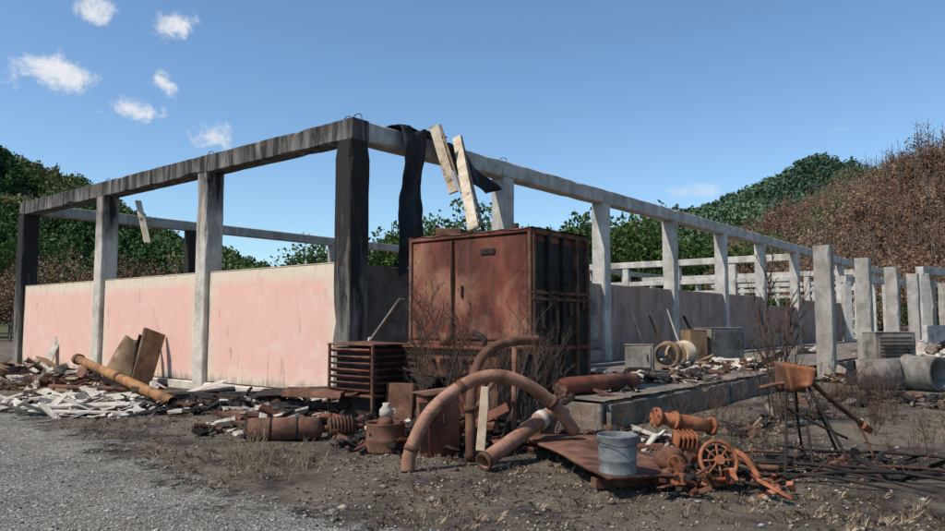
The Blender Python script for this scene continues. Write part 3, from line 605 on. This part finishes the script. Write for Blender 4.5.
rubble('platform_debris',(6.3,18.0,PZ),2.4,1.2,220,['ash','char','rust2','ash','ply'],.04,.28,.2,.3,.4,.9)
rubble('platform_debris',(2.1,12.2,PZ),.9,.6,90,['char','rust2','dark','ash'],.02,.12,.08,.3,.4,.9)
rubble('rubble_heap',(8.2,14.6,0),2.4,1.1,160,['char','slab','rust2','char'],.04,.22,.15,.3,.5)
rubble('rubble_heap',(4.9,11.7,0),2.0,.5,130,['char','slab','rust2','char'],.03,.16,.12,.3,.5,.85)
b=Bd('crumpled_roof_sheet'); 
b.sheet(lambda s,t:F(7.3+s*.9+.15*math.sin(t*6),-.55-.35*t-.1*math.sin(s*8),2.75-t*2.0)+Vector((0,0,.08*math.sin(s*6+t*3))),14,18,'greyp'); b.done(solid=.01)
b=Bd('leaning_timbers'); 
for k in range(4): b.beam(F(11.5+k*1.3,-.5-R.random()*.6,PZ),F(11.2+k*1.4,-.28,1.6+R.random()*.5),.12,.06,R.choice(['char','ash','rust2']))
b.done()
sh=empty('ruined_shed_frame')
b=Bd('frame')
for i in range(6):
    for j in range(2): b.box((21+i*4.2,34+i*3+j*7,1.9),(.4,.4,3.8),'c_white')
for j in range(2): b.beam((20.8,33.9+j*7,3.95),(42.2,49.1+j*7,3.95),.35,.35,'c_white')
b.box((24,36,.7),(8,.3,1.4),'whitep',(0,0,.62)); o=b.done(); o.parent=sh
# ---------------------------------------------------------------- dead shrubs
def shrub(name,base,h,stems,spread,mat,r0=.008,depth=3,kids=5,seed=0,lean=0,tight=.6):
    rr=random.Random(seed); b=Bd(name)
    def br(p,d,l,r,dep):
        pts=[p];n=4
        for k in range(n):
            d=(d+Vector((rr.gauss(0,.12),rr.gauss(0,.12),rr.gauss(.02,.06)))).normalized(); pts.append(pts[-1]+d*l/n)
        b.tube(pts,r,mat,3,rads=[r*(1-.65*k/n) for k in range(n+1)],cap=False)
        if dep>0:
            for k in range(kids):
                t=rr.uniform(.25,1); i=min(int(t*n),n-1); q=pts[i].lerp(pts[i+1],t*n-i if t<1 else 1)
                a=rr.uniform(0,6.28); nd=(d*.75+Vector((math.cos(a),math.sin(a),rr.uniform(0,.5)))*tight).normalized(); br(q,nd,l*rr.uniform(.22,.42)*(1.15-t*.4)*(tight/.6)**.5,r*.6,dep-1)
    for s_ in range(stems):
        a=rr.uniform(0,6.28); sp=rr.uniform(0,spread); br(Vector(base)+Vector((math.cos(a)*.05*stems**.5,math.sin(a)*.05*stems**.5,-.02)),Vector((math.cos(a)*sp+lean,math.sin(a)*sp,1)).normalized(),h*rr.uniform(.6,1),r0,depth)
    return b.done()
shrub('dead_sapling',(4.75,11.5,0),3.1,4,.05,'twig',.016,2,13,3,0,.28)
shrub('dead_sapling',(4.55,11.2,0),2.1,5,.14,'twig',.011,2,10,4,0,.3)
shrub('dead_sapling',(5.0,11.7,0),1.7,5,.22,'twig',.009,2,9,8,0,.35)
shrub('dead_shrub',(-.5,10.1,.3),1.7,16,.35,'twig',.009,2,9,5)
shrub('dead_shrub',(.70,9.6,.2),1.55,14,.45,'twig',.008,2,9,6)
shrub('dead_shrub',(.1,9.9,.3),1.2,10,.6,'twig',.007,2,8,7)
for i,(x,y,h) in enumerate([(3.2,10.6,.8),(3.8,11.0,.9),(5.2,11.7,.9),(5.9,12.4,1.0),(6.6,13.0,.8),(7.3,13.6,.9),(4.6,10.6,.6),(2.7,10.0,.5),(3.4,9.3,.45),(7.9,14.6,.8),(8.6,15.2,.7),(6.4,11.5,.5),(5.5,10.4,.6),(6.8,12.2,.7),(2.2,10.4,.5)]):
    shrub('dead_weed',(x,y,0),h,10,.5,'twig',.006,2,6,20+i)
for i,(x,y,h) in enumerate([(-2.0,7.4,.6),(-2.3,7.7,.4),(-2.75,8.4,.5),(-1.8,7.9,.35)]):
    shrub('dry_weed',(x,y,0),h,9,.9,'straw',.0055,2,5,50+i)
for i,(x,y,h) in enumerate([(1.0,9.9,.5),(5.6,9.2,.45),(6.2,9.9,.5),(5.0,8.6,.35),(-9.8,16.4,.9),(-10.4,17.0,.8),(.3,7.3,.15),(3.3,6.3,.2),(4.2,6.2,.25),(.9,6.3,.15)]):
    shrub('dry_weed',(x,y,0),h,8,.6,'twig',.004,2,5,70+i)
# ---------------------------------------------------------------- forests
def forest(name,P,Hh,nleaf,ls,mat,asp=.34,seed=1,lobes=7,base=.56,rz=.46,patch=0):
    g=np.random.default_rng(seed); N=len(P); P=np.array(P,float); Hh=np.array(Hh,float)
    nl=lobes; lob=g.normal(0,1,(N,nl,3)); lob/=np.linalg.norm(lob,axis=2,keepdims=True); lob*=g.uniform(.25,.8,(N,nl,1))
    pick=g.integers(0,nl,(N,nleaf)); c=np.take_along_axis(lob,pick[:,:,None].repeat(3,2),1)
    d=g.normal(0,1,(N,nleaf,3)); d/=np.linalg.norm(d,axis=2,keepdims=True); d*=g.uniform(.3,1,(N,nleaf,1))**.5*.42
    p=c+d; rad=np.stack([Hh*asp,Hh*asp,Hh*rz],-1)[:,None,:]; depth=p[:,:,2]; p=p*rad
    p[:,:,2]+=Hh[:,None]*base; p+=P[:,None,:]
    a=g.normal(0,1,(N,nleaf,3)); a/=np.linalg.norm(a,axis=2,keepdims=True); b_=g.normal(0,1,(N,nleaf,3)); b_=np.cross(a,b_); b_/=np.linalg.norm(b_,axis=2,keepdims=True)
    s=ls*g.uniform(.4,1.2,(N,nleaf,1))*(Hh[:,None,None]/Hh.mean())
    V=np.stack([p-a*s,p-b_*s*.6,p+a*s,p+b_*s*.6],2).reshape(-1,3)
    Fc=np.arange(len(V)).reshape(-1,4)
    tr=g.uniform(.15,.85,(N,1))
    if patch: tr=np.clip(.35*tr+.33+np.array([[.9*noise.noise(Vector((q[0]/patch,q[1]/patch,q[2]/patch+seed)))] for q in P]),.02,.98)
    tt=np.clip(tr+g.normal(0,.09,(N,nleaf))+depth*.14,0,1)  # leaves higher in the crown tinted lighter: crown shading put into colour
    return rawmesh(name,V,Fc,mat,attr=np.repeat(tt.ravel(),4))
def trunks(b,P,Hh,mat,rr,r=.02,br=5):
    for (x,y,z),h in zip(P,Hh):
        top=Vector((x+rr.gauss(0,.04)*h,y,z+h*.9)); b.tube([(x,y,z-.3),Vector((x,y,z)).lerp(top,.5),top],r*h,mat,4,rads=[r*h,r*h*.7,r*h*.2],cap=False)
        for k in range(br):
            t=rr.uniform(.35,.9); q=Vector((x,y,z)).lerp(top,t); a=rr.uniform(0,6.28); l=h*.3*(1.2-t)
            b.tube([q,q+Vector((math.cos(a)*l,math.sin(a)*l,l*.9))],r*h*.3,mat,3,rads=[r*h*.35,r*h*.08],cap=False)
g1=tintmat('foliage_green',[(0,(.024,.045,.012)),(.5,(.062,.105,.030)),(1,(.12,.165,.055))],trans=.25)
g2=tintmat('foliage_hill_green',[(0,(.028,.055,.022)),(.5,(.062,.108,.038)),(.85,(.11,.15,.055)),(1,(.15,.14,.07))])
g3=tintmat('foliage_far_hazed_green',[(0,(.055,.100,.068)),(.5,(.088,.14,.085)),(1,(.13,.19,.105))])  # paler, bluish greens: distance haze mixed into the leaf colour
br1=tintmat('foliage_scorched',[(0,(.065,.040,.030)),(.35,(.14,.080,.052)),(.65,(.22,.125,.080)),(.88,(.27,.19,.12)),(1,(.09,.12,.045))])
hm=smat('hill_soil',[(.3,(.025,.045,.02)),(.7,(.05,.07,.03))],.1)
hmb=smat('hill_soil_burnt',[(.3,(.09,.065,.05)),(.7,(.19,.14,.105))],.1)
def hill(name,ridge,ybase,mat,seed,back=80):
    rp=[]
    for i in range(len(ridge)-1):
        for k in range(8): 
            t=k/8; rp.append(tuple(ridge[i][j]+(ridge[i+1][j]-ridge[i][j])*t for j in range(3)))
    rp.append(ridge[-1]); V=[]
    nv=24
    def pt(i,t):
        x,y,z=rp[i]
        if t<=1:
            yy=ybase+(y-ybase)*t; xx=x*(1-(1-t)*.25); zz=z*(math.sin(t*math.pi/2)**1.25)
        else:
            tt=t-1; yy=y+back*tt; xx=x*(1+.15*tt); zz=z*(1-tt*.9)
        q=Vector((xx*11/y,yy*5/y,seed)); zz+=(noise.noise(q)*.30*max(0,1-abs(t-.55)*1.9)+noise.noise(q*2.3)*.07)*z*min(1,t*2); return Vector((xx,yy,max(-.2,zz)-.3))
    for i in range(len(rp)):
        for j in range(nv+1): V.append(pt(i,j/nv*1.8))
    idx=np.arange(len(rp)*(nv+1)).reshape(len(rp),nv+1); Fc=np.stack([idx[:-1,:-1],idx[1:,:-1],idx[1:,1:],idx[:-1,1:]],-1).reshape(-1,4)
    rawmesh(name,V,Fc,mat,smooth=True)
    def samp(g,tmin=.05):
        i=g.uniform(0,len(rp)-1.001); t=g.uniform(tmin,1.12); a=int(i); return pt(a,t).lerp(pt(a+1,t),i-a)
    return samp
def RG(pts,Y,th):
    return [((px-472)/729*Y,Y+ (0 if i%2 else Y*.04),max(1,(320-py)/729*Y+1.6-th)) for i,(px,py) in enumerate(pts)]
gg=np.random.default_rng(11)
s1=hill('hill',RG([(-420,90),(-250,105),(-100,128),(0,154),(60,176),(100,195),(170,232),(230,256),(290,276),(360,300)],420,9),210,hm,1.0,150)
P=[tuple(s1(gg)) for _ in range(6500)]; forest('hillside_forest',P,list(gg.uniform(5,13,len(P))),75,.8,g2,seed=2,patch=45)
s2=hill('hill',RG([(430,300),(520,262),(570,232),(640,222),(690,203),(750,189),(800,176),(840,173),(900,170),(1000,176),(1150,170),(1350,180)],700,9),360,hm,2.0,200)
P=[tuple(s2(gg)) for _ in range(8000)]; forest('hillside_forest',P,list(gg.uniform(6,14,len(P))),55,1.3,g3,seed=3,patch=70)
s3=hill('hill',RG([(640,300),(700,262),(760,228),(800,203),(850,180),(890,164),(945,160),(1050,154),(1200,144),(1400,154)],190,6),75,hmb,3.0)
P=[tuple(s3(gg,.02)) for _ in range(2600)]; hh=list(gg.uniform(3.5,10.5,len(P))); forest('scorched_forest',P,hh,200,.20,br1,seed=4,asp=.24,lobes=9,patch=22)
b=Bd('scorched_forest_trunks'); trunks(b,P[:2200],[h*1.25 for h in hh[:2200]],M['bark'],random.Random(3),.012,5); b.done()
def belt(name,spec,mat,seed,ls=.17,nl=1700,tr=True,asp=.3,tm='twig'):
    P=[];hs=[];g=np.random.default_rng(seed)
    for px0,px1,Y,top,n in spec:
        for k in range(n):
            X=((px0+(px1-px0)*(k+g.uniform(.1,.9))/n)-472)/729*Y; y=Y+g.uniform(-3,3); h=(320-top)/729*Y+1.6
            P.append((X,y,0)); hs.append(h*g.uniform(.80,1.06))
    e=forest(name,P,hs,nl,ls,mat,seed=seed,asp=asp,lobes=14)
    if tr:
        b=Bd(name+'_trunks'); trunks(b,P,hs,M[tm],random.Random(seed),.014); o=b.done(); o.parent=e
belt('tree_belt',[(292,345,75,240,6),(355,400,78,230,6),(395,505,80,207,12),(505,600,85,214,8),(572,665,82,205,10),(650,760,110,228,9),(-80,30,70,225,8),(170,300,120,268,10)],g1,21,ls=.27,nl=1900,asp=.36)
belt('scorched_tree_belt',[(40,190,62,246,14),(-60,45,58,245,8),(700,960,75,258,20),(830,1000,60,235,10)],br1,22,.12,1100,asp=.26,tm='bark')
belt('undergrowth',[(-100,700,95,280,70),(600,1100,70,290,34)],g1,23,.26,700,False,asp=.6)
# ---------------------------------------------------------------- sky, sun
SD=Vector((-.80,-.45,0)).normalized()*math.cos(math.radians(52)); SD.z=math.sin(math.radians(52))
W=bpy.data.worlds.new('World'); scene.world=W; W.use_nodes=True; nt=W.node_tree
bg=nt.nodes['Background']; bg.inputs[1].default_value=.13
sky=nt.nodes.new('ShaderNodeTexSky'); sky.sky_type='NISHITA'; sky.sun_disc=False; sky.sun_elevation=math.radians(52); sky.sun_rotation=math.atan2(SD.x,SD.y)
sky.altitude=400; sky.air_density=1.0; sky.dust_density=.4; sky.ozone_density=1.5
t=nt.nodes.new('ShaderNodeTexCoord'); sx=nt.nodes.new('ShaderNodeSeparateXYZ'); nt.links.new(t.outputs['Generated'],sx.inputs[0])
az=mth(nt,'ARCTAN2',sx.outputs[0],sx.outputs[1]); el=mth(nt,'ARCSINE',sx.outputs[2])
cn=nz(nt,t.outputs['Generated'],26,9,.66,.3); cn=mth(nt,'SUBTRACT',cn,.5)
cn2=nz(nt,t.outputs['Generated'],9,4,.5); cn2=mth(nt,'SUBTRACT',cn2,.5)
tot=None
for px,py,rx,ry,k in [(82,2,32,17,1),(162,16,29,14,1),(50,67,54,21,1),(153,76,18,18,1),(124,104,38,15,1),(208,134,27,17,.95),(690,190,34,8,.42),(845,126,20,5,.16)]:
    a0=math.atan2(px-472,729); e0=math.atan2((320-py),math.hypot(729,px-472)); ra=rx/729*math.cos(a0)**2; re=ry/729*math.cos(a0)
    da=mth(nt,'DIVIDE',mth(nt,'SUBTRACT',az,a0),ra); de=mth(nt,'DIVIDE',mth(nt,'SUBTRACT',el,e0),re)
    d=mth(nt,'SQRT',mth(nt,'ADD',mth(nt,'MULTIPLY',da,da),mth(nt,'MULTIPLY',de,de)))
    v=mth(nt,'ADD',mth(nt,'SUBTRACT',.86,d),mth(nt,'ADD',mth(nt,'MULTIPLY',cn,3.8),mth(nt,'MULTIPLY',cn2,1.2)))
    mr=nt.nodes.new('ShaderNodeMapRange'); mr.interpolation_type='SMOOTHSTEP'; nt.links.new(v,mr.inputs[0]); mr.inputs[1].default_value=-.1; mr.inputs[2].default_value=.95; mr.inputs[4].default_value=k
    tot=mr.outputs[0] if tot is None else mth(nt,'MAXIMUM',tot,mr.outputs[0])
skc=mix(nt,1,sky.outputs[0],(.95,1.13,1.22),'MULTIPLY')
cc=mix(nt,mth(nt,'ADD',mth(nt,'MULTIPLY',cn,2.2),.6),(4.6,5.1,5.8),(6.6,6.7,6.9))
col=mix(nt,mth(nt,'MULTIPLY',tot,.93),skc,cc); nt.links.new(col,bg.inputs[0])
sl=bpy.data.lights.new('sun','SUN'); sl.energy=5.0; sl.angle=math.radians(.53); sl.color=(1,.93,.83); so=bpy.data.objects.new('sun',sl); scene.collection.objects.link(so)
so.rotation_euler=SD.to_track_quat('Z','Y').to_euler()
# ---------------------------------------------------------------- camera
cam=bpy.data.cameras.new('camera'); cam.sensor_width=36; cam.lens=27.8; cam.clip_end=6000; co=bpy.data.objects.new('camera',cam); scene.collection.objects.link(co)
co.location=(0,0,1.6); co.rotation_euler=(math.radians(90+4.35),0,0); scene.camera=co
